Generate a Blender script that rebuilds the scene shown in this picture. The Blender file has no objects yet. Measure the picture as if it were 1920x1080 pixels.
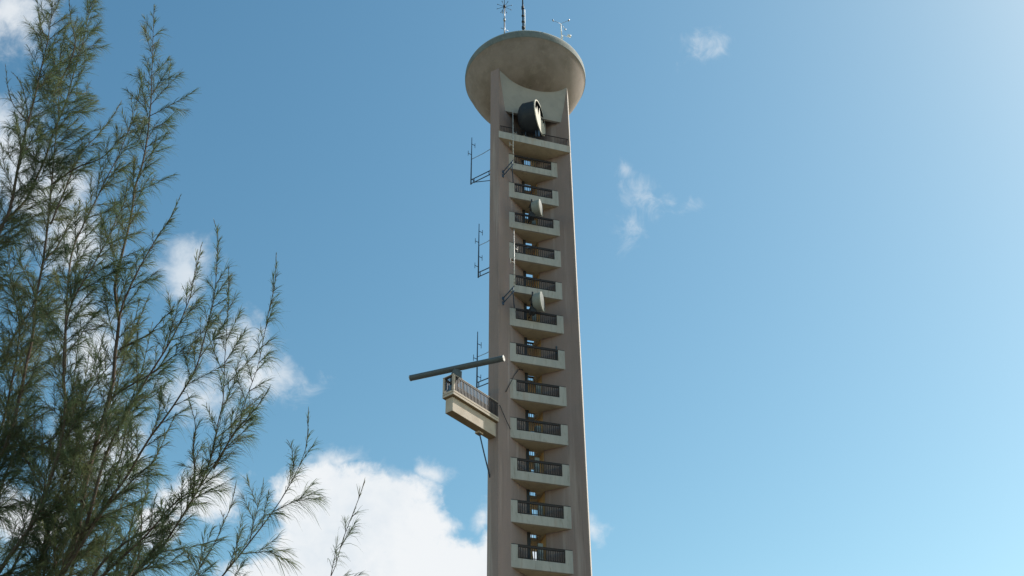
import bpy, bmesh, math, random
import numpy as np
from math import sin, cos, pi, radians, hypot, sqrt
from mathutils import Vector, Matrix

sc = bpy.context.scene
col = sc.collection
random.seed(7)
rng = np.random.default_rng(11)

# ------------------------------------------------------------------ camera
cd = bpy.data.cameras.new('camera')
cam = bpy.data.objects.new('camera', cd)
col.objects.link(cam)
cd.sensor_width = 36.0
cd.lens = 2151.0 / 1920.0 * 36.0
cd.clip_start = 0.1
cd.clip_end = 6000.0
PITCH, ROLL = radians(37.0), radians(-0.42)
FWD = Vector((0, cos(PITCH), sin(PITCH)))
R0 = Vector((1, 0, 0)); U0 = R0.cross(FWD)
RGT = R0 * cos(ROLL) + U0 * sin(ROLL)
UPV = -R0 * sin(ROLL) + U0 * cos(ROLL)
m = Matrix((RGT, UPV, -FWD)).transposed().to_4x4()
m.translation = (0, 0, 1.6)
cam.matrix_world = m
sc.camera = cam

# ------------------------------------------------------------------ colour management
sc.view_settings.view_transform = 'Standard'
sc.view_settings.look = 'None'
sc.view_settings.exposure = 0.25
sc.view_settings.gamma = 1.0
sc.view_settings.use_curve_mapping = False

# ------------------------------------------------------------------ sky and sun
SUN_AZ, SUN_EL = radians(67.5), radians(46.0)      # azimuth from +Y towards +X
SKY_STRENGTH = 0.11
SUN_STRENGTH = 5.0
SKY_TONE = ((3.45, 1.61), (2.25, 1.31), (1.37, 1.12))
w = bpy.data.worlds.new('World'); sc.world = w
w.use_nodes = True
nt = w.node_tree; nt.nodes.clear()
N = nt.nodes.new; LK = nt.links.new
out = N('ShaderNodeOutputWorld'); bg = N('ShaderNodeBackground'); LK(bg.outputs[0], out.inputs[0])
sky = N('ShaderNodeTexSky'); sky.sky_type = 'NISHITA'; sky.sun_disc = False
sky.sun_elevation = SUN_EL; sky.sun_rotation = SUN_AZ
sky.air_density = 1.0; sky.dust_density = 0.5; sky.ozone_density = 2.2; sky.altitude = 50

def link(a, b):
    LK(a, b)
def mth(op, a, b=None, c=None, clamp=False):
    n = N('ShaderNodeMath'); n.operation = op; n.use_clamp = clamp
    for i, v in enumerate((a, b, c)):
        if v is None: continue
        if isinstance(v, (int, float)): n.inputs[i].default_value = v
        else: LK(v, n.inputs[i])
    return n.outputs[0]
def vmth(op, a, b=None, c=None, scale=None):
    n = N('ShaderNodeVectorMath'); n.operation = op
    for i, v in enumerate((a, b, c)):
        if v is None: continue
        if isinstance(v, (tuple, list, Vector)): n.inputs[i].default_value = tuple(v)
        else: LK(v, n.inputs[i])
    if scale is not None: n.inputs['Scale'].default_value = scale
    return n.outputs['Value'] if op in ('DOT_PRODUCT', 'LENGTH') else n.outputs['Vector']
def mixc(f, a, b):
    n = N('ShaderNodeMix'); n.data_type = 'RGBA'
    for s, v in ((n.inputs[0], f), (n.inputs[6], a), (n.inputs[7], b)):
        if isinstance(v, (int, float)): s.default_value = v
        elif isinstance(v, tuple): s.default_value = (*v, 1) if len(v) == 3 else v
        else: LK(v, s)
    return n.outputs[2]
def noise(vec, scale, detail=6, rough=0.55, dist=0.0):
    n = N('ShaderNodeTexNoise'); n.inputs['Scale'].default_value = scale
    n.inputs['Detail'].default_value = detail; n.inputs['Roughness'].default_value = rough
    n.inputs['Distortion'].default_value = dist
    LK(vec, n.inputs['Vector']); return n.outputs['Fac']
def ramp(v, a, b):
    n = N('ShaderNodeMapRange'); n.interpolation_type = 'SMOOTHSTEP'
    n.inputs['From Min'].default_value = a; n.inputs['From Max'].default_value = b
    LK(v, n.inputs['Value']); return n.outputs['Result']

tc = N('ShaderNodeTexCoord')
D = tc.outputs['Generated']
# cloud banks stand at fixed compass directions: a flat chart of the southern sky about azimuth 0, elevation 37 degrees
CF, CR, CU = tuple(FWD), tuple(RGT), tuple(UPV)
df = vmth('DOT_PRODUCT', D, CF); dr = vmth('DOT_PRODUCT', D, CR); du = vmth('DOT_PRODUCT', D, CU)
dfs = mth('MAXIMUM', df, 0.08)
cx = N('ShaderNodeCombineXYZ')
LK(mth('DIVIDE', dr, dfs), cx.inputs[0]); LK(mth('DIVIDE', du, dfs), cx.inputs[1])
P = cx.outputs[0]
front = ramp(df, 0.1, 0.3)
def chart(x, y): return ((x - 960) / 2151.0, (540 - y) / 2151.0)
wig = N('ShaderNodeTexNoise'); wig.inputs['Scale'].default_value = 14; wig.inputs['Detail'].default_value = 5
LK(P, wig.inputs['Vector'])
Pw = vmth('ADD', P, vmth('SCALE', vmth('SUBTRACT', wig.outputs['Color'], (0.5, 0.5, 0.5)), scale=0.055))
def field(blobs):
    acc = None
    for x, y, rx, ry, s in blobs:
        u, v = chart(x, y); ax, ay = 2151.0 / rx, 2151.0 / ry
        q = vmth('MULTIPLY_ADD', Pw, (ax, ay, 0), (-u * ax, -v * ay, 0))
        f = mth('SUBTRACT', s, vmth('LENGTH', q))
        acc = f if acc is None else mth('MAXIMUM', acc, f)
    return acc
CUMULUS = [(602, 955, 92, 88, 1), (668, 955, 100, 88, 1), (735, 985, 120, 95, 1), (640, 1080, 190, 150, 1), (800, 1090, 150, 110, 1),
           (880, 1080, 95, 85, 1), (945, 1040, 75, 70, 1), (520, 1110, 150, 100, 1), (60, 985, 95, 70, 1), (380, 930, 110, 80, .9), (300, 990, 80, 60, .8)]
SOFT = [(808, 895, 62, 42, .82), (720, 920, 130, 70, .95), (1115, 1012, 55, 60, 1), (345, 505, 85, 85, 1), (440, 650, 110, 85, 1), (485, 705, 105, 80, 1),
        (30, 290, 120, 110, 1.15), (5, 20, 120, 110, 1.1), (70, 350, 130, 110, 1.15), (130, 440, 130, 100, 1.1), (160, 640, 130, 110, 1.15), (200, 830, 130, 120, 1.2),
        (10, 225, 80, 80, 1), (900, 965, 45, 50, .8), (380, 740, 130, 100, .9), (640, 872, 110, 45, .8)]
WISP = [(1318, 85, 70, 55, 1.0), (1330, 105, 30, 28, 1.15), (1290, 75, 40, 25, 1.0), (1163, 328, 36, 28, 1.08), (1190, 370, 50, 52, 1.2), (1182, 425, 30, 62, 1.12),
        (1254, 370, 28, 24, 1.0), (1290, 385, 60, 26, .75), (570, 722, 75, 50, .9)]
n1 = noise(P, 16, 9, 0.58, 0.3)
n2 = noise(P, 60, 7, 0.65, 0.5)
n3 = noise(P, 38, 8, 0.68, 1.2)
nn = mth('ADD', mth('MULTIPLY', mth('SUBTRACT', n1, 0.5), 1.3), mth('MULTIPLY', mth('SUBTRACT', n2, 0.5), 0.55))
a1 = ramp(mth('ADD', field(CUMULUS), nn), -0.02, 0.42)
a2 = mth('MULTIPLY', ramp(mth('ADD', field(SOFT), mth('MULTIPLY', nn, 1.6)), 0.15, 1.15), 0.85)
a3 = mth('MULTIPLY', ramp(mth('ADD', field(WISP), mth('ADD', mth('MULTIPLY', mth('SUBTRACT', n3, 0.5), 2.6), mth('MULTIPLY', nn, 0.5))), 0.12, 1.65), 0.5)
alpha = mth('MULTIPLY', mth('MAXIMUM', mth('MAXIMUM', a1, a2), a3), front)
shade = ramp(mth('ADD', noise(P, 8, 6, 0.55), mth('MULTIPLY', mth('SUBTRACT', n1, 0.5), -0.5)), 0.40, 0.66)
ccol = mixc(shade, (0.745, 0.77, 0.79), (0.60, 0.665, 0.725))
# the clear air of the photograph: deeper blue away from the sun, whiter towards it
sx = N('ShaderNodeSeparateColor'); LK(sky.outputs['Color'], sx.inputs[0])
sj = N('ShaderNodeCombineColor')
for k, (gain, gam) in enumerate(SKY_TONE):
    LK(mth('MINIMUM', mth('MULTIPLY', mth('POWER', mth('MULTIPLY', sx.outputs[k], SKY_STRENGTH), gam), gain), 2.5), sj.inputs[k])
skyc = sj.outputs[0]
LK(mixc(alpha, skyc, ccol), bg.inputs['Color'])
bg.inputs['Strength'].default_value = 1.0

sl = bpy.data.lights.new('sun', 'SUN'); sl.energy = SUN_STRENGTH; sl.angle = radians(0.53); sl.color = (1.0, 0.945, 0.86)
so = bpy.data.objects.new('sun', sl); col.objects.link(so)
SDIR = Vector((sin(SUN_AZ) * cos(SUN_EL), cos(SUN_AZ) * cos(SUN_EL), sin(SUN_EL)))
so.rotation_euler = SDIR.to_track_quat('Z', 'Y').to_euler()
so.location = (30, 20, 90)

# ------------------------------------------------------------------ materials
def mat(name, base, rough=0.8, var=(), bump=0.0, bscale=20, metal=0.0, streak=None, trans=None, spec=0.3):
    """var: list of (scale, colour, lo, hi, stretch) noise layers laid over the base colour"""
    mt = bpy.data.materials.new(name); mt.use_nodes = True
    t = mt.node_tree; t.nodes.clear()
    o = t.nodes.new('ShaderNodeOutputMaterial'); b = t.nodes.new('ShaderNodeBsdfPrincipled')
    b.inputs['Roughness'].default_value = rough; b.inputs['Metallic'].default_value = metal
    b.inputs['Specular IOR Level'].default_value = spec
    c = t.nodes.new('ShaderNodeNewGeometry'); cur = None
    for i, (s, colr, lo, hi, st) in enumerate(var):
        mp = t.nodes.new('ShaderNodeMapping'); mp.inputs['Scale'].default_value = st
        mp.inputs['Location'].default_value = (3.1 * i, 1.7 * i, 5.3 * i)
        t.links.new(c.outputs['Position'], mp.inputs['Vector'])
        n = t.nodes.new('ShaderNodeTexNoise'); n.inputs['Scale'].default_value = s; n.inputs['Detail'].default_value = 7; n.inputs['Roughness'].default_value = 0.6
        t.links.new(mp.outputs[0], n.inputs['Vector'])
        r = t.nodes.new('ShaderNodeMapRange'); r.inputs['From Min'].default_value = lo; r.inputs['From Max'].default_value = hi
        t.links.new(n.outputs['Fac'], r.inputs['Value'])
        x = t.nodes.new('ShaderNodeMix'); x.data_type = 'RGBA'
        t.links.new(r.outputs[0], x.inputs[0])
        if cur is None: x.inputs[6].default_value = (*base, 1)
        else: t.links.new(cur, x.inputs[6])
        x.inputs[7].default_value = (*colr, 1); cur = x.outputs[2]
    if cur is None: b.inputs['Base Color'].default_value = (*base, 1)
    else: t.links.new(cur, b.inputs['Base Color'])
    if bump:
        n = t.nodes.new('ShaderNodeTexNoise'); n.inputs['Scale'].default_value = bscale; n.inputs['Detail'].default_value = 8
        t.links.new(c.outputs['Position'], n.inputs['Vector'])
        bp = t.nodes.new('ShaderNodeBump'); bp.inputs['Strength'].default_value = bump; bp.inputs['Distance'].default_value = 0.02
        t.links.new(n.outputs['Fac'], bp.inputs['Height']); t.links.new(bp.outputs[0], b.inputs['Normal'])
    last = b.outputs[0]
    if trans:
        tr = t.nodes.new('ShaderNodeBsdfTranslucent')
        if cur is None: tr.inputs[0].default_value = (*base, 1)
        else: t.links.new(cur, tr.inputs[0])
        ms = t.nodes.new('ShaderNodeMixShader'); ms.inputs[0].default_value = trans
        t.links.new(last, ms.inputs[1]); t.links.new(tr.outputs[0], ms.inputs[2]); last = ms.outputs[0]
    t.links.new(last, o.inputs[0])
    return mt
I3 = (1, 1, 1); VS = (1, 1, 0.12)
M = dict(
    wall=mat('wall_render', (0.30, 0.228, 0.212), 0.92, [(1.1, (0.26, 0.205, 0.185), 0.42, 0.72, (1, 1, 0.25)), (26, (0.22, 0.175, 0.16), 0.48, 0.85, I3), (2.2, (0.40, 0.33, 0.305), 0.54, 0.75, (1, 1, 0.06)), (5, (0.21, 0.165, 0.15), 0.58, 0.75, (1, 1, 0.05))], 0.5, 40),
    parapet=mat('parapet_paint', (0.45, 0.43, 0.395), 0.85, [(3.0, (0.36, 0.35, 0.32), 0.42, 0.75, VS), (9, (0.24, 0.215, 0.17), 0.56, 0.78, (1, 1, 0.2)), (1.6, (0.40, 0.30, 0.23), 0.58, 0.8, VS)], 0.15, 30),
    soffit=mat('soffit_paint', (0.54, 0.45, 0.31), 0.9, [(1.6, (0.38, 0.31, 0.22), 0.45, 0.75, I3), (4, (0.50, 0.43, 0.27), 0.55, 0.8, I3), (7, (0.2, 0.17, 0.12), 0.6, 0.85, I3)], 0.2, 25),
    ochre=mat('shaft_paint_bounce', (0.62, 0.43, 0.22), 0.9, [(2, (0.42, 0.29, 0.14), 0.45, 0.8, VS)], 0.2, 25),  # ochre paint, with warm bounced light put into the colour
    saucer=mat('saucer_concrete', (0.275, 0.229, 0.20), 0.9, [(0.55, (0.185, 0.155, 0.125), 0.40, 0.70, I3), (2.5, (0.31, 0.265, 0.225), 0.5, 0.8, I3), (11, (0.19, 0.17, 0.13), 0.58, 0.85, I3)], 0.25, 18),
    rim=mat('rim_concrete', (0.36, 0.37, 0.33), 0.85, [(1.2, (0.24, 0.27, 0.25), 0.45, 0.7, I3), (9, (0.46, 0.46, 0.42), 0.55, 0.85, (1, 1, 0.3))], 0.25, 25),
    fascia=mat('rim_fascia_shade', (0.17, 0.19, 0.18), 0.8, [(1.2, (0.11, 0.135, 0.13), 0.45, 0.7, I3), (9, (0.26, 0.26, 0.24), 0.55, 0.85, (1, 1, 0.3))], 0.25, 25),  # darker version of the rim finish: shade of the lower band put into the colour
    panel=mat('panel_paint', (0.36, 0.34, 0.31), 0.85, [(1.2, (0.29, 0.28, 0.26), 0.45, 0.75, I3), (5, (0.36, 0.35, 0.31), 0.58, 0.85, VS)], 0.2, 25),
    underside=mat('brown_soffit', (0.23, 0.17, 0.10), 0.9, [(1.6, (0.15, 0.11, 0.065), 0.45, 0.75, I3)], 0.2, 25),  # darker brown for the downward faces of the radar platform
    cream=mat('cream_paint', (0.50, 0.43, 0.36), 0.88, [(1.6, (0.40, 0.33, 0.265), 0.45, 0.75, I3), (12, (0.42, 0.37, 0.31), 0.58, 0.85, I3)], 0.3, 40),
    rail=mat('railing_paint', (0.035, 0.028, 0.026), 0.55, [(8, (0.075, 0.045, 0.03), 0.5, 0.8, I3)]),
    steel=mat('galvanised_steel', (0.30, 0.31, 0.32), 0.45, [(12, (0.2, 0.2, 0.2), 0.5, 0.8, I3)], metal=0.7),
    dark=mat('dark_metal', (0.03, 0.034, 0.042), 0.5, [(9, (0.06, 0.055, 0.05), 0.5, 0.8, I3)]),
    blue=mat('blue_painted_steel', (0.05, 0.085, 0.14), 0.5, [(9, (0.09, 0.08, 0.07), 0.55, 0.8, I3)]),
    radar=mat('radar_paint', (0.095, 0.115, 0.125), 0.5, [(5, (0.07, 0.08, 0.085), 0.5, 0.8, I3)]),
    drum=mat('weathered_shroud', (0.022, 0.028, 0.038), 0.6, [(2.5, (0.05, 0.055, 0.055), 0.5, 0.8, I3)], 0.2, 20),
    membrane=mat('torn_membrane', (0.66, 0.63, 0.54), 0.7, [(5, (0.50, 0.46, 0.38), 0.52, 0.75, I3)], trans=0.2),
    pale=mat('painted_sun_edge', (0.52, 0.46, 0.42), 0.9, [(3, (0.42, 0.36, 0.33), 0.5, 0.8, VS)], 0.3, 30),  # lighter than the walls: sun on the right end put into the colour
    dish=mat('dish_paint', (0.24, 0.265, 0.25), 0.6, [(4, (0.19, 0.21, 0.19), 0.45, 0.8, I3)]),
    radome=mat('grey_radome', (0.13, 0.145, 0.145), 0.6, [(4, (0.10, 0.115, 0.11), 0.45, 0.8, I3)]),
    alum=mat('weathered_aluminium', (0.50, 0.49, 0.47), 0.5, [(7, (0.16, 0.15, 0.14), 0.5, 0.6, I3)], metal=0.3),
    white=mat('white_paint', (0.78, 0.78, 0.76), 0.5),
    bark=mat('bark', (0.085, 0.062, 0.048), 0.95, [(14, (0.17, 0.13, 0.105), 0.5, 0.8, (1, 1, .3))], 0.5, 60),
    leaf=mat('needles', (0.090, 0.128, 0.060), 0.55, [(1.3, (0.165, 0.178, 0.08), 0.47, 0.66, I3), (5.0, (0.055, 0.095, 0.062), 0.5, 0.72, I3), (9, (0.21, 0.175, 0.10), 0.62, 0.8, I3)], trans=0.45, spec=0.4),
    leafbrown=mat('dry_needles', (0.13, 0.098, 0.06), 0.7, [(5.0, (0.09, 0.08, 0.04), 0.48, 0.7, I3)], trans=0.25),
    ground=mat('dry_ground', (0.11, 0.105, 0.09), 0.95, [(0.4, (0.15, 0.138, 0.12), 0.45, 0.7, I3), (3, (0.09, 0.10, 0.06), 0.5, 0.8, I3)], 0.5, 12),
)

# ------------------------------------------------------------------ mesh helpers
class MB:
    def __init__(s): s.v = []; s.f = []; s.mi = []; s.sm = []
    def add(s, vs, fs, mi=0, smooth=False):
        o = len(s.v); s.v += [tuple(p) for p in vs]
        for f in fs: s.f.append(tuple(i + o for i in f)); s.mi.append(mi); s.sm.append(smooth)
    def box(s, x0, x1, y0, y1, z0, z1, mi=0, T=None):
        p = [Vector((x, y, z)) for z in (z0, z1) for y in (y0, y1) for x in (x0, x1)]
        if T: p = [T @ q for q in p]
        s.add(p, [(0, 2, 3, 1), (4, 5, 7, 6), (0, 1, 5, 4), (2, 6, 7, 3), (0, 4, 6, 2), (1, 3, 7, 5)], mi)
    def prism(s, poly, z0, z1, mi=0, T=None, side_mi=None):
        n = len(poly)
        p = [Vector((x, y, z0)) for x, y in poly] + [Vector((x, y, z1)) for x, y in poly]
        if T: p = [T @ q for q in p]
        s.add(p, [tuple(range(n))[::-1], tuple(range(n, 2 * n))], mi)
        for i in range(n):
            j = (i + 1) % n
            s.add([p[i], p[j], p[n + j], p[n + i]], [(0, 1, 2, 3)], mi if side_mi is None else side_mi.get(i, mi))
    def tube(s, pts, r, n=8, mi=0, smooth=True):
        pts = [Vector(p) for p in pts]; k = len(pts)
        rs = list(r) if isinstance(r, (list, tuple)) else [r] * k
        vs = []; up = None
        for i, p in enumerate(pts):
            t = (pts[min(i + 1, k - 1)] - pts[max(i - 1, 0)]).normalized()
            if up is None: up = t.orthogonal().normalized()
            a = (up - t * up.dot(t)).normalized(); b = t.cross(a); up = a
            vs += [p + (a * cos(2 * pi * j / n) + b * sin(2 * pi * j / n)) * rs[i] for j in range(n)]
        fs = [(i * n + j, i * n + (j + 1) % n, (i + 1) * n + (j + 1) % n, (i + 1) * n + j) for i in range(k - 1) for j in range(n)]
        s.add(vs, fs, mi, smooth)
        s.add(vs[:n], [tuple(range(n))[::-1]], mi); s.add(vs[-n:], [tuple(range(n))], mi)
    def lathe(s, prof, n=64, mi=0, T=None, smooth=True):
        """prof: (radius, height) pairs about z; a list entry may carry its own material index"""
        k = len(prof); vs = []
        for r, z in prof:
            vs += [Vector((r * cos(2 * pi * j / n), r * sin(2 * pi * j / n), z)) for j in range(n)]
        if T: vs = [T @ q for q in vs]
        fs = [(i * n + j, i * n + (j + 1) % n, (i + 1) * n + (j + 1) % n, (i + 1) * n + j) for i in range(k - 1) for j in range(n)]
        s.add(vs, fs, mi, smooth)
    def build(s, name, mats, parent=None, loc=None, rotz=None):
        me = bpy.data.meshes.new(name); me.from_pydata(s.v, [], s.f)
        for mm in (mats if isinstance(mats, (list, tuple)) else [mats]): me.materials.append(mm)
        me.polygons.foreach_set('material_index', s.mi); me.polygons.foreach_set('use_smooth', s.sm); me.update()
        bm = bmesh.new(); bm.from_mesh(me); bmesh.ops.remove_doubles(bm, verts=bm.verts, dist=1e-5)
        bmesh.ops.recalc_face_normals(bm, faces=bm.faces); bm.to_mesh(me); bm.free()
        o = bpy.data.objects.new(name, me); col.objects.link(o)
        if parent: o.parent = parent
        if loc is not None: o.location = loc
        if rotz is not None: o.rotation_euler.z = rotz
        return o
def smooth_angle(o, deg=35):
    for p in o.data.polygons: p.use_smooth = True
    try: o.data.set_sharp_from_angle(angle=radians(deg))
    except Exception: pass
def bevel(o, wd=0.012, seg=1):
    md = o.modifiers.new('edge_wear', 'BEVEL'); md.width = wd; md.segments = seg; md.limit_method = 'ANGLE'; md.angle_limit = radians(40)
def tag(o, label=None, cat=None, group=None, kind=None):
    if label: o['label'] = label
    if cat: o['category'] = cat
    if group: o['group'] = group
    if kind: o['kind'] = kind
    return o
def empty(name, loc, rotz=0.0):
    o = bpy.data.objects.new(name, None); col.objects.link(o); o.location = loc; o.rotation_euler.z = rotz
    o.empty_display_size = 0.5
    return o

# ------------------------------------------------------------------ ground
g = MB()
g.add([(-3000, -3000, 0), (3000, -3000, 0), (3000, 3000, 0), (-3000, 3000, 0)], [(0, 1, 2, 3)])
tag(g.build('ground', M['ground']), 'dry grass ground around the tower', None, None, 'structure')

# ------------------------------------------------------------------ tower (local axes: x along the balcony fronts, y away from the camera)
ROT = radians(16.5)
CT = Vector((0.966, 54.725, 0.0))
TL = Matrix.Translation(CT) @ Matrix.Rotation(ROT, 4, 'Z')
tower = empty('lookout_tower', CT, ROT)
tag(tower, 'tall brown concrete tower with stacked pale balconies and a round saucer top', 'tower')
TOPZ = 60.2
left_poly = [(-2.47, -2.24), (-0.5, -0.67), (-0.5, 0.67), (-1.35, 2.35), (-1.78, 2.0), (-0.92, 0.14), (-0.92, -0.14), (-2.89, -1.71)]
right_poly = [(2.30, -2.14), (2.575, -1.535), (0.92, -0.14), (0.92, 0.14), (1.78, 2.0), (1.35, 2.35), (0.5, 0.67), (0.5, -0.67)]
b = MB(); b.prism(left_poly, -0.5, TOPZ, 0, None, {1: 1, 2: 1}); bevel(b.build('wing_wall', [M['wall'], M['ochre']], tower), 0.02)
b = MB(); b.prism(right_poly, -0.5, TOPZ, 0, None, {5: 1, 6: 1, 0: 2}); bevel(b.build('wing_wall', [M['wall'], M['ochre'], M['pale']], tower), 0.02)  # right end face gets the finish with sunlight painted in

# saucer
RS, Z0, ZR, PW = 4.12, 57.46, 60.52, 3.632
prof = [(0.001, Z0)] + [(RS * k / 30, Z0 + (ZR - Z0) * (k / 30) ** PW) for k in range(1, 31)]
s = MB(); s.lathe(prof, 128, 0)
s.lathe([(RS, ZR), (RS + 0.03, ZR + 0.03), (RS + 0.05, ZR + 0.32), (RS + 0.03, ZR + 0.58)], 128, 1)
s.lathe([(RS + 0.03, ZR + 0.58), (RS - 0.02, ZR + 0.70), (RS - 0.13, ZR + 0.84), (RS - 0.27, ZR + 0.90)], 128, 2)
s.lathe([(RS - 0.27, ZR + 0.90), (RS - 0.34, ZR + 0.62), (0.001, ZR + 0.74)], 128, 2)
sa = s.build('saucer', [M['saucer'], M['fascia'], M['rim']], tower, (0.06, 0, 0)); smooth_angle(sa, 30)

# leaning panel that closes the front notch under the saucer
p = MB()
fr = [(-1.99, -1.80, 55.5), (1.93, -1.80, 55.5), (2.27, -2.16, 58.5), (2.27, -2.16, 59.4), (-2.42, -2.18, 59.4), (-2.42, -2.18, 58.5)]
bk = [(x, y + 0.16, z) for x, y, z in fr]
p.add(fr + bk, [(0, 1, 2, 5), (5, 2, 3, 4), (11, 8, 7, 6), (10, 9, 8, 11), (0, 6, 7, 1), (1, 7, 8, 2), (2, 8, 9, 3), (3, 9, 10, 4), (4, 10, 11, 5), (5, 11, 6, 0)])
p.build('leaning_panel', M['panel'], tower)

# viewing platform under the panel
q = MB()
q.prism([(-2.46, -2.245), (2.31, -2.145), (0.5, -0.675), (-0.5, -0.675)], 52.55, 52.75, 1)
q.prism([(-2.475, -2.26), (2.305, -2.16), (2.30, -2.02), (-2.30, -2.12)], 52.752, 53.12, 0)
q.prism([(-2.475, -2.26), (2.305, -2.16), (2.31, -2.148), (-2.46, -2.248)], 52.55, 52.752, 0)
tp = q.build('platform', [M['parapet'], M['soffit']], tower)
r = MB()
def lerp(a, b_, t): return tuple(x + (y - x) * t for x, y in zip(a, b_))
A, B = (-2.36, -2.16), (2.22, -2.06)
for k in range(45):
    x, y = lerp(A, B, k / 44); r.box(x - .009, x + .009, y - .009, y + .009, 53.12, 53.72)
r.box(A[0], B[0], -2.13, -2.09, 53.72, 53.76)
r.build('railing', M['rail'], tp)

# balconies and landings
HL, ZB = 2.401, 24.36
def make_balcony():
    b = MB()
    U = [(-1.63, 0), (1.65, 0), (1.65, 1.22), (1.2, 1.22), (1.2, 0.51), (-1.26, 0.51), (-1.26, 1.22), (-1.63, 1.22)]
    T = Matrix(((1, 0, 0, 0), (0, 0, -1, -1.45), (0, 1, 0, 0), (0, 0, 0, 1)))
    b.prism(U, 0, 0.11, 0, T)
    b.prism([(-1.50, -1.448), (1.50, -1.448), (0.5, -0.672), (-0.5, -0.672)], 0.004, 0.2, 1)
    o = b.build('balcony', [M['parapet'], M['soffit']], tower); bevel(o, 0.012)
    r = MB()
    n = 21
    for k in range(n):
        x = -1.23 + k * 2.40 / (n - 1); r.box(x - .017, x + .017, -1.525, -1.491, 0.5, 1.14)
    r.box(-1.255, 1.195, -1.53, -1.486, 0.56, 0.59)
    r.box(-1.258, 1.198, -1.545, -1.47, 1.13, 1.218)
    r.box(-1.70, 1.66, -1.552, -1.47, 1.224, 1.252)
    r.build('railing', M['rail'], o)
    return o
def make_landing():
    b = MB()
    z0, z1 = 0.004, 0.2
    b.box(-0.497, 0.497, -0.668, -0.36, z0, z1); b.box(-0.497, 0.497, 0.36, 0.668, z0, z1)
    b.box(-0.497, -0.28, -0.36, 0.36, z0, z1); b.box(0.36, 0.497, -0.36, 0.36, z0, z1)
    b.prism([(0.5, 0.672), (0.885, 1.448), (-0.885, 1.448), (-0.5, 0.672)], z0, z1)
    b.box(-0.93, 0.93, 1.45, 1.56, 0, 0.51, 1)
    b.box(-0.93, -0.7, 1.45, 1.56, 0.51, 1.22, 1); b.box(0.7, 0.93, 1.45, 1.56, 0.51, 1.22, 1)
    o = b.build('landing', [M['soffit'], M['parapet']], tower)
    r = MB()
    for k in range(12):
        x = -0.66 + k * 1.32 / 11; r.box(x - .014, x + .014, 1.491, 1.525, 0.5, 1.14)
    r.box(-0.698, 0.698, 1.47, 1.545, 1.13, 1.218)
    r.build('railing', M['rail'], o)
    return o
b0, l0 = make_balcony(), make_landing()
def copy_part(o, parent):
    c = o.copy(); col.objects.link(c); c.parent = parent
    for ch in list(o.children):
        d = ch.copy(); col.objects.link(d); d.parent = c
    return c
for k in range(12):
    for proto in (b0, l0):
        o = proto if k == 0 else copy_part(proto, tower)
        o.location = (0, 0, ZB + HL * k)
b0.location.z = l0.location.z = ZB

# steep stair flights and cable riser inside the shaft
fl = MB()
for k in range(-1, 12):
    z = ZB + HL * k
    fl.add([(x, y, z + dz + (0.2 if y < 0 else HL)) for x in (-0.27, 0.02) for y in (-0.34, 0.34) for dz in (-0.14, 0.0)], [(0, 1, 3, 2), (4, 6, 7, 5), (0, 4, 5, 1), (2, 3, 7, 6), (0, 2, 6, 4), (1, 5, 7, 3)])
fl.build('stair_flight', M['ochre'], tower)
cr = MB(); cr.box(-0.49, -0.30, -0.62, -0.5, 20, 56); cr.build('cable_riser', M['dark'], tower)

for pts_, r_ in (([(-2.40, -2.26, 33.0), (-2.0, -2.0, 32.35), (-1.66, -1.72, 31.95)], 0.022),
                 ([(-1.95, -1.90, 34.1), (-1.35, -1.44, 35.5), (-0.98, -1.15, 36.2), (-0.60, -0.80, 36.4)], 0.02)):
    cb = MB(); cb.tube(pts_, r_, 6); cb.build('cable', M['dark'], tower)
cb = MB(); cb.tube([(1.2, -1.29, 36.9), (1.2, -1.29, 38.0)], 0.05, 8); cb.build('pipe', M['radar'], tower)

# grey equipment cases standing on some of the landings
for lv, x_, hh in ((0, 0.10, 1.5), (1, 0.16, 1.25), (2, 0.02, 1.55), (3, 0.12, 1.1), (4, 0.2, 1.4), (6, 0.05, 1.3), (9, 0.15, 1.2)):
    q = MB(); z_ = ZB + HL * lv + 0.2
    q.box(x_ - .13, x_ + .13, -0.98, -0.76, z_ + 0.12, z_ + hh); q.box(x_ - .10, x_ + .10, -0.95, -0.79, z_, z_ + 0.12); q.box(x_ - .02, x_ + .02, -1.0, -0.982, z_ + hh * .5, z_ + hh * .6)
    bevel(q.build('equipment_case', M['dish'], tower), 0.015)

# cantilevered radar platform on the end of the left wing
ang = radians(215.0)
PD = Vector((cos(ang), sin(ang), 0)); PN = Vector((-sin(ang), cos(ang), 0))   # outwards, and sideways towards the notch side
PO = Vector((-2.68, -1.975, 0))
TP = Matrix.Translation(PO) @ Matrix.Rotation(ang, 4, 'Z')                     # local x outwards, local +y to the right-hand face seen from the camera
b = MB()
b.box(-0.10, 3.42, -0.28, 0.20, 31.12, 31.948)                                  # main beam
b.box(-0.04, 3.58, -0.37, 0.37, 31.95, 32.10, 0)
b.box(-0.02, 3.58, 0.262, 0.375, 32.102, 32.24, 0); b.box(-0.02, 3.58, -0.37, -0.26, 32.102, 32.24, 0); b.box(3.46, 3.582, -0.258, 0.258, 32.102, 32.24, 0)
for x, y in ((3.44, 0.25), (3.44, -0.37)): b.box(x, x + 0.142, y, y + 0.125, 32.242, 33.12)
b.box(0.75, 1.1, -0.30, -0.02, 31.0, 31.118)
cp = b.build('radar_platform', [M['cream'], M['underside']], tower)
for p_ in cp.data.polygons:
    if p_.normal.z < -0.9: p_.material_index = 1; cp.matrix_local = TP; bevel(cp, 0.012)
r = MB()
for k in range(31):
    x = 0.03 + k * 3.38 / 30
    for y in (0.31, -0.32): r.box(x - .024, x + .024, y - .02, y + .02, 32.24, 33.06)
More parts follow.
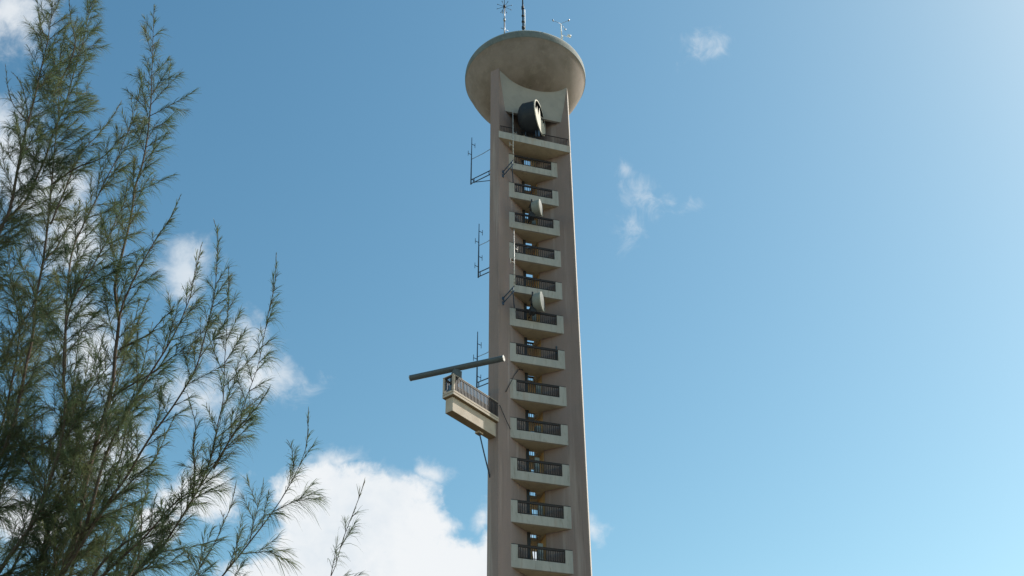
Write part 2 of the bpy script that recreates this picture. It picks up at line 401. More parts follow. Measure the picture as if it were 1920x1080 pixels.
for k in range(5):
    y = -0.2 + k * 0.1; r.box(3.50, 3.534, y - .017, y + .017, 32.24, 33.06)
r.box(0.0, 3.45, 0.28, 0.345, 33.05, 33.12); r.box(0.0, 3.45, -0.35, -0.285, 33.05, 33.12); r.box(3.48, 3.55, -0.24, 0.24, 33.05, 33.12)
r.build('railing', M['rail'], cp)
b = MB()
b.box(0.0, 3.6, 0.265, 0.36, 33.124, 33.15); b.box(0.0, 3.6, -0.365, -0.27, 33.124, 33.15); b.box(3.46, 3.6, -0.268, 0.263, 33.124, 33.15)
b.build('coping', M['cream'], cp)
st = MB(); st.tube([(1.0, -0.1, 31.1), (0.55, -0.14, 30.1), (-0.16, -0.2, 28.6)], 0.036)
st.build('strut', M['blue'], cp)

# ------------------------------------------------------------------ radar scanner on its pedestal
def tl(p): return TL @ Vector(p)
rc = Vector((-5.09, -3.56, 34.0)); rd = (Vector((-3.01, -5.12, 34.0)) - Vector((-7.17, -2.0, 34.0))).normalized()
e = empty('radar_scanner', tl((-5.09, -3.56, 32.1)), ROT)
tag(e, 'long grey radar bar turned on a pedestal at the end of the cantilevered platform', 'radar')
def T_axis(o, d, up=(0, 0, 1)):
    d = Vector(d).normalized(); x = Vector(up).cross(d).normalized(); y = d.cross(x)
    mm = Matrix((x, y, d)).transposed().to_4x4(); mm.translation = o; return mm
TB = T_axis((0, 0, 1.9), rd)
b = MB(); L2 = 2.6
sec = [(0.17 * cos(2 * pi * k / 20), 0.155 * sin(2 * pi * k / 20)) for k in range(20)]
b.prism(sec, -L2, L2, 0, TB); ob = b.build('antenna_bar', M['radar'], e); smooth_angle(ob, 40)
for z in (-L2 - 0.03, L2): 
    b = MB(); b.prism([(x * 1.02, y * 1.02) for x, y in sec], z, z + 0.03, 0, TB); b.build('end_cap', M['alum'], e)
b = MB(); b.box(-0.24, 0.24, -0.24, 0.24, 1.15, 1.62); b.box(-0.17, 0.17, -0.17, 0.17, 1.62, 1.76)
b.box(-0.06, 0.06, -0.06, 0.06, 0, 1.15)
b.tube([(0.35, -0.05, 0.02), (0.38, -0.05, 0.9), (0.3, -0.04, 1.3), (0.15, 0, 1.4)], 0.03)
pe = b.build('pedestal', M['radar'], e); bevel(pe, 0.03, 2)
for v in pe.data.vertices: pass

# ------------------------------------------------------------------ torn drum antenna on the viewing platform
fc = Vector((0.20, -2.45, 54.8)); dax = Vector((0.824, -0.566, 0)).normalized()
e = empty('drum_antenna', tl((-0.3, -2.1, 53.12)), ROT)
tag(e, 'big dark drum antenna with torn white cover above the upper platform', 'antenna')
off = Vector((-0.3, -2.1, 53.12))
TD = T_axis(fc - off, dax)
RD = 1.16
b = MB()
b.lathe([(0.45, -1.32), (0.75, -1.24), (0.98, -1.10), (RD - .03, -0.92), (RD, -0.88), (RD, -0.02), (RD + .03, -0.02), (RD + .03, 0.04), (RD - .04, 0.04), (RD - .05, -0.84), (0.7, -1.0), (0.001, -1.1)], 56, 0, TD)
b.lathe([(0.001, -1.34), (0.45, -1.32)], 56, 0, TD)
ob = b.build('shroud', M['drum'], e); smooth_angle(ob, 35)
b = MB(); b.lathe([(RD + .032, -0.01), (RD + .045, -0.01), (RD + .045, 0.05), (RD - .05, 0.05), (RD - .05, 0.042)], 56, 0, TD)
b.build('rim_band', M['membrane'], e)
# membrane: covers the lower part, its torn upper edge stands in ragged points
def mem_top(x):
    t = x / (RD - .05)
    spikes = [(-1, .0), (-.74, -.05), (-.52, .46), (-.34, -.1), (-.05, .78), (.2, -.1), (.42, .28), (.58, .06), (.8, .34), (1, .1)]
    spikes.sort()
    for (a, va), (c, vc) in zip(spikes, spikes[1:]):
        if a <= t <= c: return (va + (vc - va) * (t - a) / (c - a)) * RD
    return 0.0
b = MB(); nx = 60; xs = [-(RD - .06) + 2 * (RD - .06) * k / nx for k in range(nx + 1)]
vs = []
for x in xs:
    h = sqrt(max((RD - .05) ** 2 - x * x, 0)); top = min(mem_top(x), h); bot = -h
    top = max(top, bot)
    for z in (0.03, 0.018):
        vs += [TD @ Vector((x, bot, z)), TD @ Vector((x, top, z))]
fs = []
for k in range(nx):
    a = 4 * k; c = a + 4
    fs += [(a, c, c + 1, a + 1), (a + 2, a + 3, c + 3, c + 2), (a + 1, c + 1, c + 3, a + 3), (a, a + 2, c + 2, c)]
b.add(vs, fs); b.build('torn_cover', M['membrane'], e)
b = MB()
for x, y in ((-0.35, 0.05), (0.25, -0.3), (0.25, 0.15)): b.tube([(x, y, 0.0), (x, y, 0.75)], 0.045)
b.box(0.35, 0.47, -0.42, -0.30, 0, 0.72)
b.box(-0.5, 0.45, -0.04, 0.06, 0.0, 0.1)
b.build('stand', M['blue'], e)

# ------------------------------------------------------------------ two small dishes
def dish(c, label, ax=Vector((0.85, -0.527, 0.0)).normalized(), R=0.50, back=0.8):
    c = Vector(c); e = empty('microwave_dish', tl(c), ROT); tag(e, label, 'dish', 'small round dishes on the balconies')
    T = T_axis((0, 0, 0), ax)
    b = MB()
    b.lathe([(0.001, -0.56), (0.22, -0.55), (0.42, -0.50), (R - .05, -0.40), (R - .01, -0.33), (R, -0.05)], 48, 0, T)
    o = b.build('shroud', M['dish'], e); smooth_angle(o, 35)
    b = MB(); b.lathe([(R, -0.06), (R + .03, -0.06), (R + .03, 0.015), (R - .03, 0.03)], 48, 0, T)
    o = b.build('rim_band', M['rim'], e); smooth_angle(o, 35)
    b = MB(); b.lathe([(R - .03, 0.022), (R * .6, 0.045), (0.001, 0.055)], 48, 0, T)
    o = b.build('radome', M['radome'], e); smooth_angle(o, 35)
    b = MB()
    b.box(-0.62, -0.42, -0.05, 0.3, -0.2, 0.2)
    b.tube([(-0.5, 0.25, 0.75), (-0.5, 0.25, -0.75)], 0.05)
    b.tube([(-0.5, 0.25, 0.55), (-0.5, back, 0.55)], 0.035); b.tube([(-0.5, 0.25, -0.55), (-0.5, back + .2, -0.55)], 0.035)
    b.box(-0.66, -0.34, 0.1, 0.5, -0.72, -0.32)
    b.build('mount', M['dark'], e)
dish((0.12, -2.45, 47.15), 'small grey dish between the second and third balconies from the top')
dish((0.06, -2.45, 40.1), 'small grey dish between the fifth and sixth balconies from the top', R=0.55)

# ------------------------------------------------------------------ mast antennas on the left wing and on the notch wall
def mast(base, top, foot, stubs, label, color, group, stay=None, sn=(0, 0), foot2=None, dz=0.32, drop=0.0):
    """upright pole with short dipole stubs; foot: where its two-bar bracket meets the wall"""
    b0 = Vector(base); hgt = top - base[2]
    e = empty('mast_antenna', tl(base), ROT); tag(e, label, 'antenna', group)
    f = Vector((foot[0] - base[0], foot[1] - base[1], -drop))
    rp = 0.75 if color is M['alum'] else 1.0
    b = MB(); b.tube([(0, 0, -0.05), (0, 0, hgt * .45), (0, 0, hgt)], [0.045 * rp, 0.038 * rp, 0.022], 8); b.build('pole', color, e)
    for k, t in enumerate(stubs):
        b = MB(); sgn = 1 if k % 2 == 0 else -1
        u = Vector((0.93, 0.37, 0)) * sgn; z = hgt * t
        b.tube([(0, 0, z), u * 0.26 + Vector((0, 0, z))], 0.022, 6)
        b.tube([u * 0.26 + Vector((0, 0, z - 0.20)), u * 0.26 + Vector((0, 0, z + 0.20))], 0.016, 6)
        b.build('dipole', color, e)
    b = MB()
    for z in (0.0, dz):
        b.tube([(0, 0, z), f + Vector((0, 0, z))], 0.034, 6)
    for t in (0.12, 0.9): b.tube([f * t, f * t + Vector((0, 0, dz))], 0.026, 6)
    if foot2: b.tube([f * 0.15, Vector(foot2) - b0], 0.028, 6)
    for z in (f.z, f.z + dz): b.box(f.x - .06, f.x + .06, f.y - .06, f.y + .06, z - 0.1, z + 0.1)
    b.build('bracket', M['blue'], e)
    if stay:
        b = MB(); b.tube([Vector((0, 0, hgt * stay)), Vector((f.x * .55, f.y * .55, hgt * stay)), Vector((f.x, f.y, hgt * stay + .08))], 0.02, 6); b.build('stay', M['steel'], e)
GL = 'mast antennas on the outer side of the left wing'
mast((-3.75, -0.39, 49.93), 53.93, (-2.78, -1.60), (.86, .62, .1), 'dark mast antenna on the left wing, highest of the three beside the edge', M['blue'], GL, .52, foot2=(-2.30, -1.22, 49.9))
mast((-3.22, -0.53, 42.6), 46.66, (-2.54, -1.40), (.86, .64, .38, .18), 'dark mast antenna on the left wing, halfway up and below the highest one', M['blue'], GL, .58)
mast((-3.21, -0.53, 34.97), 38.69, (-2.54, -1.40), (.78, .5, .2), 'dark mast antenna on the left wing just above the radar platform', M['blue'], GL, .54)
GF = 'pale mast antennas on the notch wall'
mast((-1.64, -2.62, 50.47), 54.81, (-2.13, -1.965), (.55, .28), 'thin pale mast antenna in front of the upper platform', M['alum'], GF, None, dz=-0.34, drop=0.55, foot2=(-1.25, -1.30, 49.5))
mast((-1.64, -2.62, 40.75), 44.91, (-2.14, -1.975), (.66, .40), 'thin pale mast antenna in front of the fourth and fifth balconies from the top', M['alum'], GF, None, dz=-0.34, drop=0.55, foot2=(-1.25, -1.30, 39.9))

# ------------------------------------------------------------------ antennas on the roof
RZ = 61.05
e = empty('ground_plane_antenna', tl((-2.35, -3.2, RZ)), ROT); tag(e, 'roof antenna with a spider of thin radial rods', 'antenna')
b = MB(); b.tube([(0, 0, 0), (0, 0, 1.4)], .05); b.tube([(0, 0, 1.4), (0, 0, 3.0)], .04); b.tube([(0, 0, 1.55), (0, 0, 1.8)], .075); b.tube([(-.25, 0, .75), (.3, .1, .75)], .018, 6); b.tube([(-.12, 0, 2.3), (-.12, 0, 2.6)], .03, 6)
b.build('pole', M['steel'], e)
b = MB(); b.tube([(0, 0, 2.92), (0, 0, 3.14)], .09); b.tube([(0, 0, 3.1), (0, 0, 5.2)], .02, 6); b.build('whip', M['dark'], e)
for k in range(8):
    a_ = 2 * pi * k / 8 + .2
    b = MB(); b.tube([(0, 0, 3.02), (.52 * cos(a_), .52 * sin(a_), 2.98)], .013, 5); b.tube([(.48 * cos(a_), .48 * sin(a_), 2.98), (.54 * cos(a_), .54 * sin(a_), 2.98)], .028, 6)
    b.build('radial', M['dark'], e)
e = empty('whip_antenna', tl((-1.2, -3.72, RZ)), ROT); tag(e, 'thick dark pole antenna at the roof edge, tallest of the three', 'antenna')
b = MB(); b.tube([(0, 0, 0), (0, 0, 3.0)], .06); b.tube([(0, 0, .55), (0, 0, .75)], .1); b.tube([(0, 0, 2.55), (0, 0, 2.8)], .1); b.tube([(0, 0, 1.2), (0, 0, 1.3)], .1); b.tube([(0, 0, 1.8), (0, 0, 1.9)], .1)
b.build('pole', M['dark'], e)
b = MB(); b.tube([(0.12, -.03, .2), (0.12, -.03, 2.5)], .03, 6); b.build('feed_cable', M['white'], e)
b = MB(); b.tube([(0, 0, 3.0), (0, 0, 6.0)], [.05, .02]); b.build('whip', M['dark'], e)
e = empty('weather_mast', tl((1.62, -3.5, RZ)), ROT); tag(e, 'pale weather mast with three thin arms and a white side instrument', 'weather mast')
b = MB(); b.tube([(0, 0, 0), (-.02, 0, .9)], .05); b.tube([(-.02, 0, .9), (-.05, 0, 2.2)], .042); b.tube([(-.02, 0, .7), (-.02, 0, .95)], .075)
b.tube([(-.02, 0, 1.05), (.62, .05, 1.05)], .02, 6); b.build('pole', M['white'], e)
b = MB(); b.tube([(.42, .03, 1.2), (.66, .05, 1.2)], .085, 12); b.build('instrument', M['white'], e)
for k, a_ in enumerate((radians(192), radians(40), radians(-45))):
    b = MB(); b.tube([(-.05, 0, 2.2), (-.05 + .62 * cos(a_), .62 * sin(a_), 2.2)], .014, 5); b.tube([(-.05 + .58 * cos(a_), .58 * sin(a_), 2.14), (-.05 + .64 * cos(a_), .64 * sin(a_), 2.26)], .05, 6)
    b.build('arm', M['steel'], e)

# ------------------------------------------------------------------ casuarina tree
tree = empty('casuarina_tree', (-6.1, 12.6, 0.0))
tag(tree, 'feathery casuarina tree with drooping needles at the left', 'tree')
TO = np.array([-6.1, 12.6, 0.0])
def spline(pts, n):
    p = np.array(pts, float); p = np.vstack([2 * p[0] - p[1], p, 2 * p[-1] - p[-2]])
    outp = []
    segs = len(p) - 3
    seg_len = np.linalg.norm(p[2:-1] - p[1:-2], axis=1)
    for i in range(segs):
        k = max(2, int(round(n * seg_len[i] / seg_len.sum())))
        t = np.linspace(0, 1, k, endpoint=False)[:, None]
        a, b_, c, d = p[i:i + 4]
        outp.append(0.5 * ((2 * b_) + (c - a) * t + (2 * a - 5 * b_ + 4 * c - d) * t ** 2 + (3 * b_ - a - 3 * c + d) * t ** 3))
    outp.append(p[-2][None]); return np.vstack(outp)
def perp(t):
    a = np.array([0.0, 0, 1]) if abs(t[2]) < 0.9 else np.array([1.0, 0, 0])
    u = np.cross(t, a); u /= np.linalg.norm(u); return u, np.cross(t, u)
WIND = np.array([0.30, -0.05, 0.0])
class Needles:
    def __init__(s): s.p = []; s.d = []; s.l = []; s.g = []
    def add(s, p, d, l, g): s.p.append(p); s.d.append(d); s.l.append(l); s.g.append(g)
    def build(s, parent, name='needles'):
        p = np.vstack(s.p); d = np.vstack(s.d); l = np.concatenate(s.l); g = np.concatenate(s.g); n = len(p)
        d = d / np.linalg.norm(d, axis=1)[:, None]
        ts = np.array([0, .33, .68, 1.0]); wd = np.array([1, 1, .8, .25])
        side = np.cross(d, rng.normal(size=(n, 3))); side /= np.linalg.norm(side, axis=1)[:, None]
        w_ = (0.0019 + 0.0012 * rng.random(n)) * NEEDLE_W
        V = np.empty((n, 8, 3))
        grav = np.array([0, 0, -1.0]) + WIND * 0.8
        for k in range(4):
            c = p + d * (l * ts[k])[:, None] * (1 - 0.25 * g * ts[k])[:, None] + grav * (g * l * ts[k] ** 2 * 0.75)[:, None]
            V[:, 2 * k] = c - side * (w_ * wd[k])[:, None]; V[:, 2 * k + 1] = c + side * (w_ * wd[k])[:, None]
        base = (np.arange(n) * 8)[:, None, None]
        q = np.array([[0, 1, 3, 2], [2, 3, 5, 4], [4, 5, 7, 6]])[None] + base
        me = bpy.data.meshes.new(name); me.vertices.add(n * 8); me.vertices.foreach_set('co', (V.reshape(-1, 3) - TO).ravel())
        nl = n * 12; me.loops.add(nl); me.loops.foreach_set('vertex_index', q.ravel().astype(np.int32))
        me.polygons.add(n * 3); me.polygons.foreach_set('loop_start', np.arange(0, nl, 4, dtype=np.int32)); me.polygons.foreach_set('loop_total', np.full(n * 3, 4, dtype=np.int32))
        me.materials.append(M['leaf']); me.materials.append(M['leafbrown'])
        mi = np.repeat((rng.random(n) < 0.09).astype(np.int32), 3); me.polygons.foreach_set('material_index', mi)
        me.update(calc_edges=True); me.validate()
        o = bpy.data.objects.new(name, me); col.objects.link(o); o.parent = parent
        return n
NEEDLE_W = 1.0
def needles_along(nd, path, per_m, length, spread, droop, t0=0.0, tip_short=0.45):
    """scatter needles along a polyline (k,3); shorter, tighter and more upright towards the tip"""
    seg = np.diff(path, axis=0); sl_ = np.linalg.norm(seg, axis=1); tot = sl_.sum()
    n = max(3, int(per_m * tot * (1 - t0))); t = t0 + (1 - t0) * rng.random(n)
    cum = np.r_[0, np.cumsum(sl_)] / tot
    idx = np.clip(np.searchsorted(cum, t) - 1, 0, len(seg) - 1)
    fr_ = (t - cum[idx]) / (cum[idx + 1] - cum[idx] + 1e-9)
    p = path[idx] + seg[idx] * fr_[:, None]
    tg = seg[idx] / sl_[idx][:, None]
    rd_ = rng.normal(size=(n, 3)); rd_ -= tg * (rd_ * tg).sum(1)[:, None]; rd_ /= np.linalg.norm(rd_, axis=1)[:, None]
    sp = spread * (1 - 0.55 * t ** 2)[:, None]
    d = tg + rd_ * sp * (0.7 + 0.6 * rng.random((n, 1))) + WIND * 0.2
    l = length * (1 - (1 - tip_short) * t ** 3) * (0.65 + 0.6 * rng.random(n))
    g_ = droop * (1 - 0.6 * t ** 2) * (0.6 + 0.8 * rng.random(n))
    nd.add(p, d, l, g_)
LIMBS = [
(0.03,1.0,[(-7.36,12.6,10.27),(-7.33,12.52,11.47),(-7.25,12.47,12.11),(-7.21,12.46,12.37),(-7.21,12.44,12.65),(-7.28,12.4,13.38),(-7.32,12.36,14.01),(-7.34,12.32,14.7),(-7.38,12.3,15.24),(-7.42,12.27,15.87),(-7.51,12.23,16.61),(-7.64,12.2,17.35)]),
(0.024,0.9,[(-7.36,12.6,10.27),(-7.48,12.7,12.05),(-7.36,12.73,12.5),(-7.19,12.76,12.94),(-7.17,12.78,13.27),(-7.14,12.81,13.88),(-7.16,12.84,14.48),(-7.13,12.87,15.07),(-7.17,12.89,15.73),(-7.19,12.91,16.21),(-7.23,12.94,16.77),(-7.28,12.96,17.35),(-7.28,12.98,17.83),(-7.36,13.0,18.53)]),
(0.04,1.0,[(-5.31,12.5,6.0),(-5.23,12.46,6.59),(-5.16,12.43,6.98),(-5.1,12.4,7.49),(-5.12,12.37,8.01),(-5.1,12.34,8.52),(-5.07,12.31,8.96),(-5.06,12.29,9.42),(-5.11,12.26,9.86),(-5.15,12.24,10.34),(-5.3,12.22,10.83),(-5.31,12.19,11.47),(-5.3,12.16,11.99),(-5.34,12.14,12.6),(-5.31,12.12,13.0),(-5.32,12.1,13.44),(-5.39,12.08,14.15),(-5.47,12.06,14.71),(-5.58,12.03,15.41),(-5.73,12.0,16.4)]),
(0.026,1.0,[(-6.54,12.6,7.51),(-6.45,12.61,8.22),(-6.35,12.62,8.7),(-6.34,12.62,9.05),(-6.37,12.63,9.56),(-6.41,12.64,10.03),(-6.44,12.64,10.44),(-6.55,12.65,11.03),(-6.62,12.66,11.7),(-6.74,12.66,12.6),(-6.85,12.67,13.2),(-6.96,12.68,13.79),(-7.09,12.68,14.56),(-7.25,12.69,15.29),(-7.38,12.69,15.99),(-7.47,12.7,16.73)]),
(0.036,1.0,[(-6.1,12.5,6.3),(-5.87,12.37,6.96),(-5.68,12.3,7.32),(-5.57,12.26,7.56),(-5.52,12.21,7.81),(-5.48,12.17,8.1),(-5.45,12.13,8.36),(-5.48,12.05,8.93),(-5.61,11.97,9.5),(-5.68,11.88,10.18),(-5.62,11.83,10.56),(-5.52,11.79,10.82),(-5.38,11.73,11.28),(-5.31,11.68,11.61),(-5.24,11.64,11.91),(-5.25,11.6,12.31)]),
(0.018,1.0,[(-5.75,12.4,9.62),(-5.97,12.49,10.53),(-6.2,12.59,11.71),(-6.18,12.64,12.34),(-6.13,12.68,12.78),(-6.08,12.73,13.35),(-6.02,12.76,13.79),(-5.99,12.81,14.45),(-6.01,12.87,15.31),(-6.05,12.9,15.76)]),
(0.014,0.9,[(-6.58,12.5,12.22),(-6.61,12.62,12.84),(-6.63,12.72,13.35),(-6.61,12.82,13.93),(-6.51,12.92,14.36),(-6.38,13.03,14.95),(-6.35,13.1,15.35)]),
(0.024,0.9,[(-5.05,12.2,6.92),(-4.91,12.11,7.37),(-4.8,11.96,8.22),(-4.62,11.87,8.74),(-4.52,11.82,8.99),(-4.29,11.73,9.51),(-4.18,11.68,9.8),(-4.08,11.61,10.22),(-4.06,11.56,10.58),(-4.02,11.5,11.02)]),
(0.019,0.95,[(-5.13,12.2,6.61),(-4.94,12.1,7.0),(-4.65,11.95,7.54),(-4.45,11.86,7.88),(-4.27,11.77,8.27),(-4.1,11.7,8.54),(-3.87,11.6,8.98),(-3.79,11.54,9.23),(-3.74,11.46,9.67),(-3.69,11.39,10.05),(-3.7,11.31,10.49),(-3.73,11.24,10.89),(-3.81,11.2,11.14)]),
(0.02,0.8,[(-4.25,11.9,6.48),(-3.89,11.81,6.91),(-3.69,11.74,7.26),(-3.55,11.69,7.55),(-3.43,11.63,7.95),(-3.4,11.57,8.34),(-3.37,11.53,8.65),(-3.41,11.47,9.1),(-3.44,11.4,9.67),(-3.47,11.34,10.1),(-3.52,11.3,10.48)]),
(0.015,0.9,[(-4.33,11.9,6.48),(-3.98,11.8,6.74),(-3.78,11.71,7.05),(-3.52,11.59,7.53),(-3.38,11.53,7.78),(-3.24,11.46,8.04),(-3.12,11.41,8.26),(-3.07,11.34,8.58),(-2.98,11.27,8.93),(-2.93,11.19,9.37),(-2.9,11.13,9.69),(-2.86,11.07,10.02),(-2.88,11.0,10.43)]),
(0.014,0.9,[(-3.37,11.5,7.75),(-3.23,11.42,7.99),(-3.1,11.35,8.18),(-2.94,11.29,8.34),(-2.85,11.24,8.48),(-2.77,11.2,8.61)]),
(0.024,0.6,[(-3.51,11.8,6.2),(-3.25,11.65,6.35),(-3.06,11.52,6.51),(-2.89,11.4,6.68),(-2.66,11.23,6.92),(-2.47,11.08,7.13),(-2.32,10.95,7.34),(-2.23,10.84,7.51),(-2.19,10.76,7.66),(-2.18,10.6,7.97)]),
(0.019,0.6,[(-2.25,11.8,5.84),(-2.07,11.51,6.13),(-1.95,11.32,6.31),(-1.85,11.17,6.45),(-1.78,11.0,6.61),(-1.7,10.85,6.76),(-1.58,10.64,6.95),(-1.51,10.5,7.09)]),
(0.014,0.8,[(-3.57,11.7,6.33),(-3.39,11.56,6.55),(-3.21,11.4,6.82),(-3.11,11.29,7.03),(-3.04,11.21,7.18),(-3.0,11.1,7.4)]),
(0.012,0.6,[(-7.42,12.6,13.69),(-7.45,12.53,14.3),(-7.56,12.51,14.45),(-7.75,12.48,14.68),(-7.91,12.44,15.04),(-8.05,12.4,15.48)]),
(0.012,0.6,[(-7.46,12.6,14.31),(-7.6,12.69,14.75),(-7.86,12.8,15.33),(-8.04,12.86,15.63),(-8.2,12.9,15.81)]),
(0.024,1.0,[(-6.45,12.7,7.28),(-6.57,12.77,8.3),(-6.58,12.83,9.17),(-6.63,12.86,9.7),(-6.7,12.89,10.29),(-6.83,12.92,10.84),(-7.09,12.95,11.42),(-7.31,12.98,12.03),(-7.46,13.0,12.45)]),
(0.014,1.0,[(-4.99,12.1,9.79),(-4.76,11.98,9.82),(-4.57,11.88,9.85),(-4.39,11.74,9.98),(-4.27,11.66,10.05),(-4.22,11.6,10.11)]),
(0.016,1.0,[(-5.1,12.1,10.25),(-5.06,12.05,10.55),(-4.97,12.0,10.89),(-4.87,11.95,11.18),(-4.74,11.9,11.51),(-4.63,11.85,11.75),(-4.53,11.8,12.12)]),
(0.02,0.8,[(-4.79,12.1,6.56),(-4.53,11.97,6.69),(-4.29,11.84,6.87),(-3.99,11.67,7.1),(-3.82,11.56,7.26),(-3.54,11.41,7.46),(-3.4,11.3,7.64)]),
(0.016,1.0,[(-5.63,12.2,7.28),(-5.56,12.27,7.5),(-5.36,12.36,7.66),(-5.17,12.46,7.87),(-4.97,12.58,8.19),(-4.73,12.7,8.48),(-4.46,12.8,8.67)]),
(0.018,1.0,[(-6.48,12.6,7.51),(-6.37,12.69,8.42),(-6.21,12.71,8.62),(-5.84,12.76,8.89),(-5.68,12.81,9.39),(-5.61,12.83,9.74),(-5.59,12.87,10.27),(-5.59,12.9,10.64)]),
(0.016,1.0,[(-7.12,12.7,9.66),(-6.82,12.8,9.97),(-6.83,12.88,10.46),(-6.77,12.95,10.86),(-6.74,13.01,11.28),(-6.99,13.08,11.71),(-7.24,13.14,12.16),(-7.48,13.2,12.62)]),
(0.016,1.0,[(-5.11,12.4,9.1),(-5.02,12.34,9.26),(-4.79,12.25,9.4),(-4.52,12.16,9.54),(-4.34,12.05,9.79),(-4.16,12.0,9.83)]),
(0.016,1.0,[(-5.11,12.3,6.93),(-4.92,12.19,7.31),(-4.63,12.08,7.68),(-4.37,11.99,7.95),(-4.2,11.93,8.12),(-4.07,11.84,8.5),(-4.02,11.8,8.66)]),
(0.014,0.9,[(-6.58,12.6,11.62),(-6.51,12.73,11.97),(-6.52,12.91,12.57),(-6.52,13.02,12.96),(-6.6,13.1,13.26)]),
(0.014,0.9,[(-7.43,12.7,11.05),(-7.51,12.89,12.06),(-7.51,12.95,12.41),(-7.5,13.0,12.65),(-7.34,13.06,12.8),(-7.08,13.13,12.98),(-6.91,13.2,13.19)]),
(0.016,1.0,[(-6.8,12.6,13.08),(-6.62,12.53,13.18),(-6.38,12.45,13.31),(-6.13,12.37,13.35),(-5.98,12.31,13.45),(-5.77,12.2,13.72)]),
(0.018,1.0,[(-6.05,12.4,6.45),(-5.94,12.46,6.85),(-5.7,12.51,7.05),(-5.53,12.55,7.17),(-5.42,12.58,7.35),(-5.32,12.6,7.43)]),
(0.016,1.0,[(-5.64,12.5,7.97),(-5.9,12.55,8.33),(-6.13,12.6,8.65),(-6.32,12.65,9.07),(-6.35,12.7,9.5),(-6.3,12.76,9.94),(-6.33,12.8,10.31)]),
(0.016,1.0,[(-5.08,12.3,8.5),(-4.86,12.17,8.7),(-4.66,12.07,8.83),(-4.5,11.99,8.93),(-4.3,11.9,9.02)]),
(0.014,0.8,[(-3.61,11.7,7.49),(-3.6,11.56,7.78),(-3.63,11.46,8.0),(-3.62,11.36,8.22),(-3.67,11.28,8.38),(-3.73,11.2,8.55)]),
(0.018,0.9,[(-4.78,12.2,6.67),(-4.56,12.08,6.93),(-4.27,11.96,7.13),(-3.96,11.85,7.23),(-3.74,11.73,7.47),(-3.52,11.66,7.56),(-3.37,11.6,7.63)]),
(0.014,0.9,[(-7.19,12.6,15.2),(-7.09,12.52,15.61),(-7.08,12.45,16.04),(-7.22,12.39,16.49),(-7.36,12.3,17.06)]),
(0.012,0.9,[(-7.62,12.6,16.25),(-7.75,12.51,16.51),(-7.84,12.42,16.81),(-7.95,12.3,17.21)]),
(0.018,0.95,[(-4.72,12.78,6.66),(-4.89,12.87,6.96),(-5.01,12.96,7.27),(-5.01,13.06,7.59),(-4.97,13.16,7.93),(-4.97,13.25,8.27),(-4.95,13.35,8.63)]),
(0.018,0.95,[(-4.48,12.55,6.55),(-4.48,12.63,6.88),(-4.43,12.72,7.22),(-4.47,12.8,7.57),(-4.54,12.88,7.94),(-4.56,12.96,8.32),(-4.63,13.04,8.71)]),
(0.018,0.95,[(-4.67,12.79,6.97),(-4.7,12.85,7.21),(-4.67,12.92,7.46),(-4.7,12.98,7.71),(-4.72,13.04,7.97),(-4.64,13.11,8.25),(-4.71,13.17,8.52)]),
(0.018,0.95,[(-5.96,12.74,6.84),(-5.89,12.83,7.38),(-5.88,12.92,7.95),(-5.82,13.01,8.55),(-5.91,13.09,9.19),(-5.8,13.19,9.86),(-5.88,13.27,10.57)]),
(0.018,0.95,[(-5.39,13.18,7.05),(-5.34,13.13,7.6),(-5.2,13.08,8.17),(-5.04,13.03,8.77),(-5.06,12.99,9.4),(-4.99,12.94,10.06),(-4.97,12.89,10.76)]),
(0.018,0.95,[(-5.58,12.74,6.65),(-5.6,12.76,7.22),(-5.63,12.78,7.81),(-5.57,12.8,8.43),(-5.69,12.81,9.1),(-5.8,12.83,9.8),(-5.9,12.85,10.54)]),
(0.018,0.95,[(-5.55,13.21,6.77),(-5.68,13.15,7.22),(-5.74,13.1,7.69),(-5.88,13.05,8.18),(-5.91,12.99,8.68),(-5.87,12.94,9.2),(-5.67,12.88,9.74)]),
(0.018,0.95,[(-5.6,12.79,6.95),(-5.57,12.72,7.53),(-5.45,12.65,8.13),(-5.44,12.58,8.76),(-5.4,12.51,9.42),(-5.04,12.43,10.11),(-4.88,12.35,10.84)]),
(0.018,0.95,[(-6.41,12.95,6.98),(-6.48,13.01,7.65),(-6.47,13.06,8.36),(-6.48,13.11,9.12),(-6.78,13.16,9.93),(-6.91,13.21,10.8),(-7.2,13.26,11.73)]),
(0.018,0.95,[(-5.28,12.68,6.67),(-5.34,12.67,7.0),(-5.42,12.65,7.34),(-5.42,12.64,7.7),(-5.29,12.62,8.06),(-5.23,12.61,8.43),(-5.1,12.59,8.82)]),
(0.018,0.95,[(-5.61,12.89,6.76),(-5.42,12.86,7.38),(-5.41,12.84,8.03),(-5.44,12.81,8.73),(-5.23,12.79,9.46),(-5.18,12.76,10.25),(-5.15,12.74,11.08)]),
]
SUBLIMBS = set()
tk = MB()
tk.tube([Vector(p) - Vector(TO) for p in ((-6.1, 12.6, -0.2), (-6.05, 12.58, 1.5), (-6.12, 12.6, 3.5), (-6.2, 12.58, 5.2), (-6.5, 12.6, 7.4), (-7.36, 12.6, 10.27))], [.19, .16, .135, .11, .075, .035], 12)
tk.build('trunk', M['bark'], tree)
total = 0
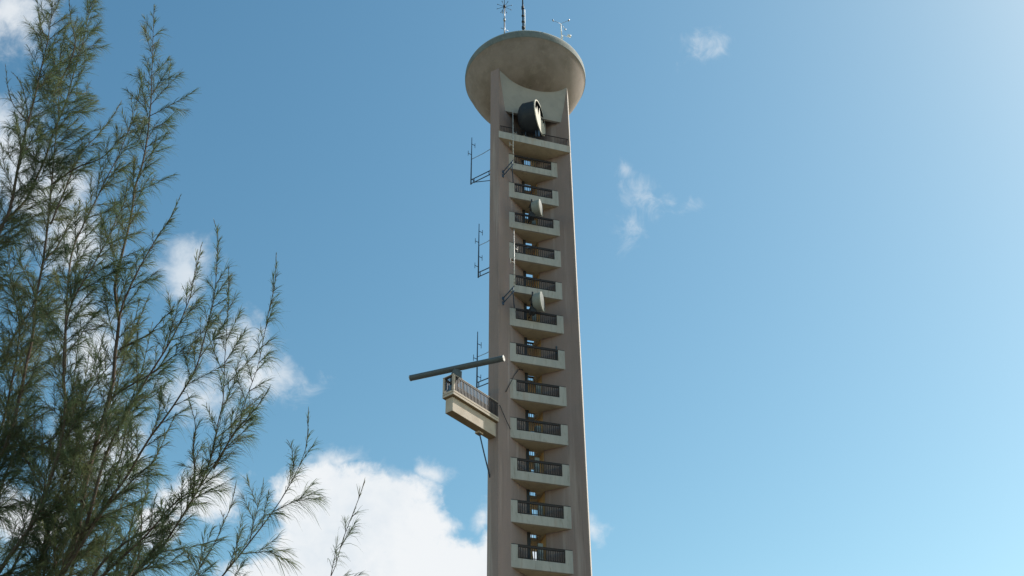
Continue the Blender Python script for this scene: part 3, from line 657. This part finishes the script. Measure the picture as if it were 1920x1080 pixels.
for li, (rad, dens, pts) in enumerate(LIMBS):
    start = 0.10
    pts = list(pts)
    if pts[0][2] < 6.5 and li not in SUBLIMBS:
        base = np.array([-6.12, 12.59, min(3.2 + 0.25 * (pts[0][2] - 3.5), 4.6)])
        a0 = np.array(pts[0]); pts = [tuple(base), tuple(base * .45 + a0 * .55 + np.array([0, 0, -.12]))] + pts
    path = spline(pts, 60)
    # small kinks so a limb is never a ruled curve
    kk = len(path); jit = rng.normal(size=(kk, 3)) * 0.008; jit[0] = 0; path = path + np.cumsum(jit * 0.5, axis=0) * 0.4
    seg = np.diff(path, axis=0); sl_ = np.linalg.norm(seg, axis=1); cum = np.r_[0, np.cumsum(sl_)]; Lt = cum[-1]
    s0 = cum[np.argmax(path[:, 2] > 5.0)] if path[0, 2] < 5.0 else 0.0
    bm_ = MB(); rr = [max(0.0035, rad * (1 - (c_ / Lt)) ** 0.85) for c_ in cum]
    bm_.tube([Vector(p) - Vector(TO) for p in path], rr, 7)
    nd = Needles()
    # own needles on the outer part of the limb
    needles_along(nd, path, 120 * dens, 0.10, 0.30, 0.2, t0=1 - min(0.9, 0.85 / Lt), tip_short=0.45)
    s_ = s0 + 0.10; az = rng.random() * 6.28
    while s_ < Lt - 0.10:
        i = min(np.searchsorted(cum, s_) - 1, len(seg) - 1); f_ = (s_ - cum[i]) / sl_[i]
        p = path[i] + seg[i] * f_; tg = seg[i] / sl_[i]; u, v = perp(tg)
        az += 2.4 + rng.normal() * 0.5
        rem = (Lt - s_)
        ln = min(0.66, 0.05 + 0.33 * rem) * (0.40 + 0.8 * rng.random()) * min(1.0, max(0.5, rad / 0.024))
        an = radians(10 + 27 * min(1, rem / 1.3) + rng.normal() * 9)
        d = tg * cos(an) + (u * cos(az) + v * sin(az)) * sin(an) + WIND * 0.12
        d /= np.linalg.norm(d)
        k = 9; t = np.linspace(0, 1, k)[:, None]
        bend = np.array([0, 0, 0.30 * rng.random() - 0.08]) + WIND * 0.12
        tw = p + d * ln * t + bend * ln * t ** 2
        bm_.tube([Vector(q_) - Vector(TO) for q_ in tw], [0.0062 * (1 - 0.75 * t_) for t_ in t[:, 0]], 4)
        needles_along(nd, tw, 150 * (0.7 + 0.6 * rng.random()) * min(1.15, dens + .25), 0.30 * min(1, .28 + .72 * rem / .9), 0.62 * min(1, .45 + rem * .7), 0.9 * min(1, .2 + rem), t0=0.08)
        # a side shoot on the longer twigs
        if ln > 0.36:
            for sgn in (1, -1):
                if rng.random() < 0.75:
                    j = int(k * (.3 + .3 * rng.random())); uu, vv = perp(d); a2 = rng.random() * 6.28
                    d2 = d * .8 + (uu * cos(a2) + vv * sin(a2)) * .6; d2 /= np.linalg.norm(d2)
                    t2 = np.linspace(0, 1, 6)[:, None]; tw2 = tw[j] + d2 * ln * .55 * t2 + bend * ln * .4 * t2 ** 2
                    bm_.tube([Vector(q_) - Vector(TO) for q_ in tw2], [0.0042 * (1 - 0.7 * t_) for t_ in t2[:, 0]], 4)
                    needles_along(nd, tw2, 150, 0.27, 0.62, 0.9, t0=0.05)
        s_ += (0.085 + 0.045 * rng.random()) / dens
    ob = bm_.build('branch', M['bark'], tree)
    total += nd.build(ob)
print('needles', total)
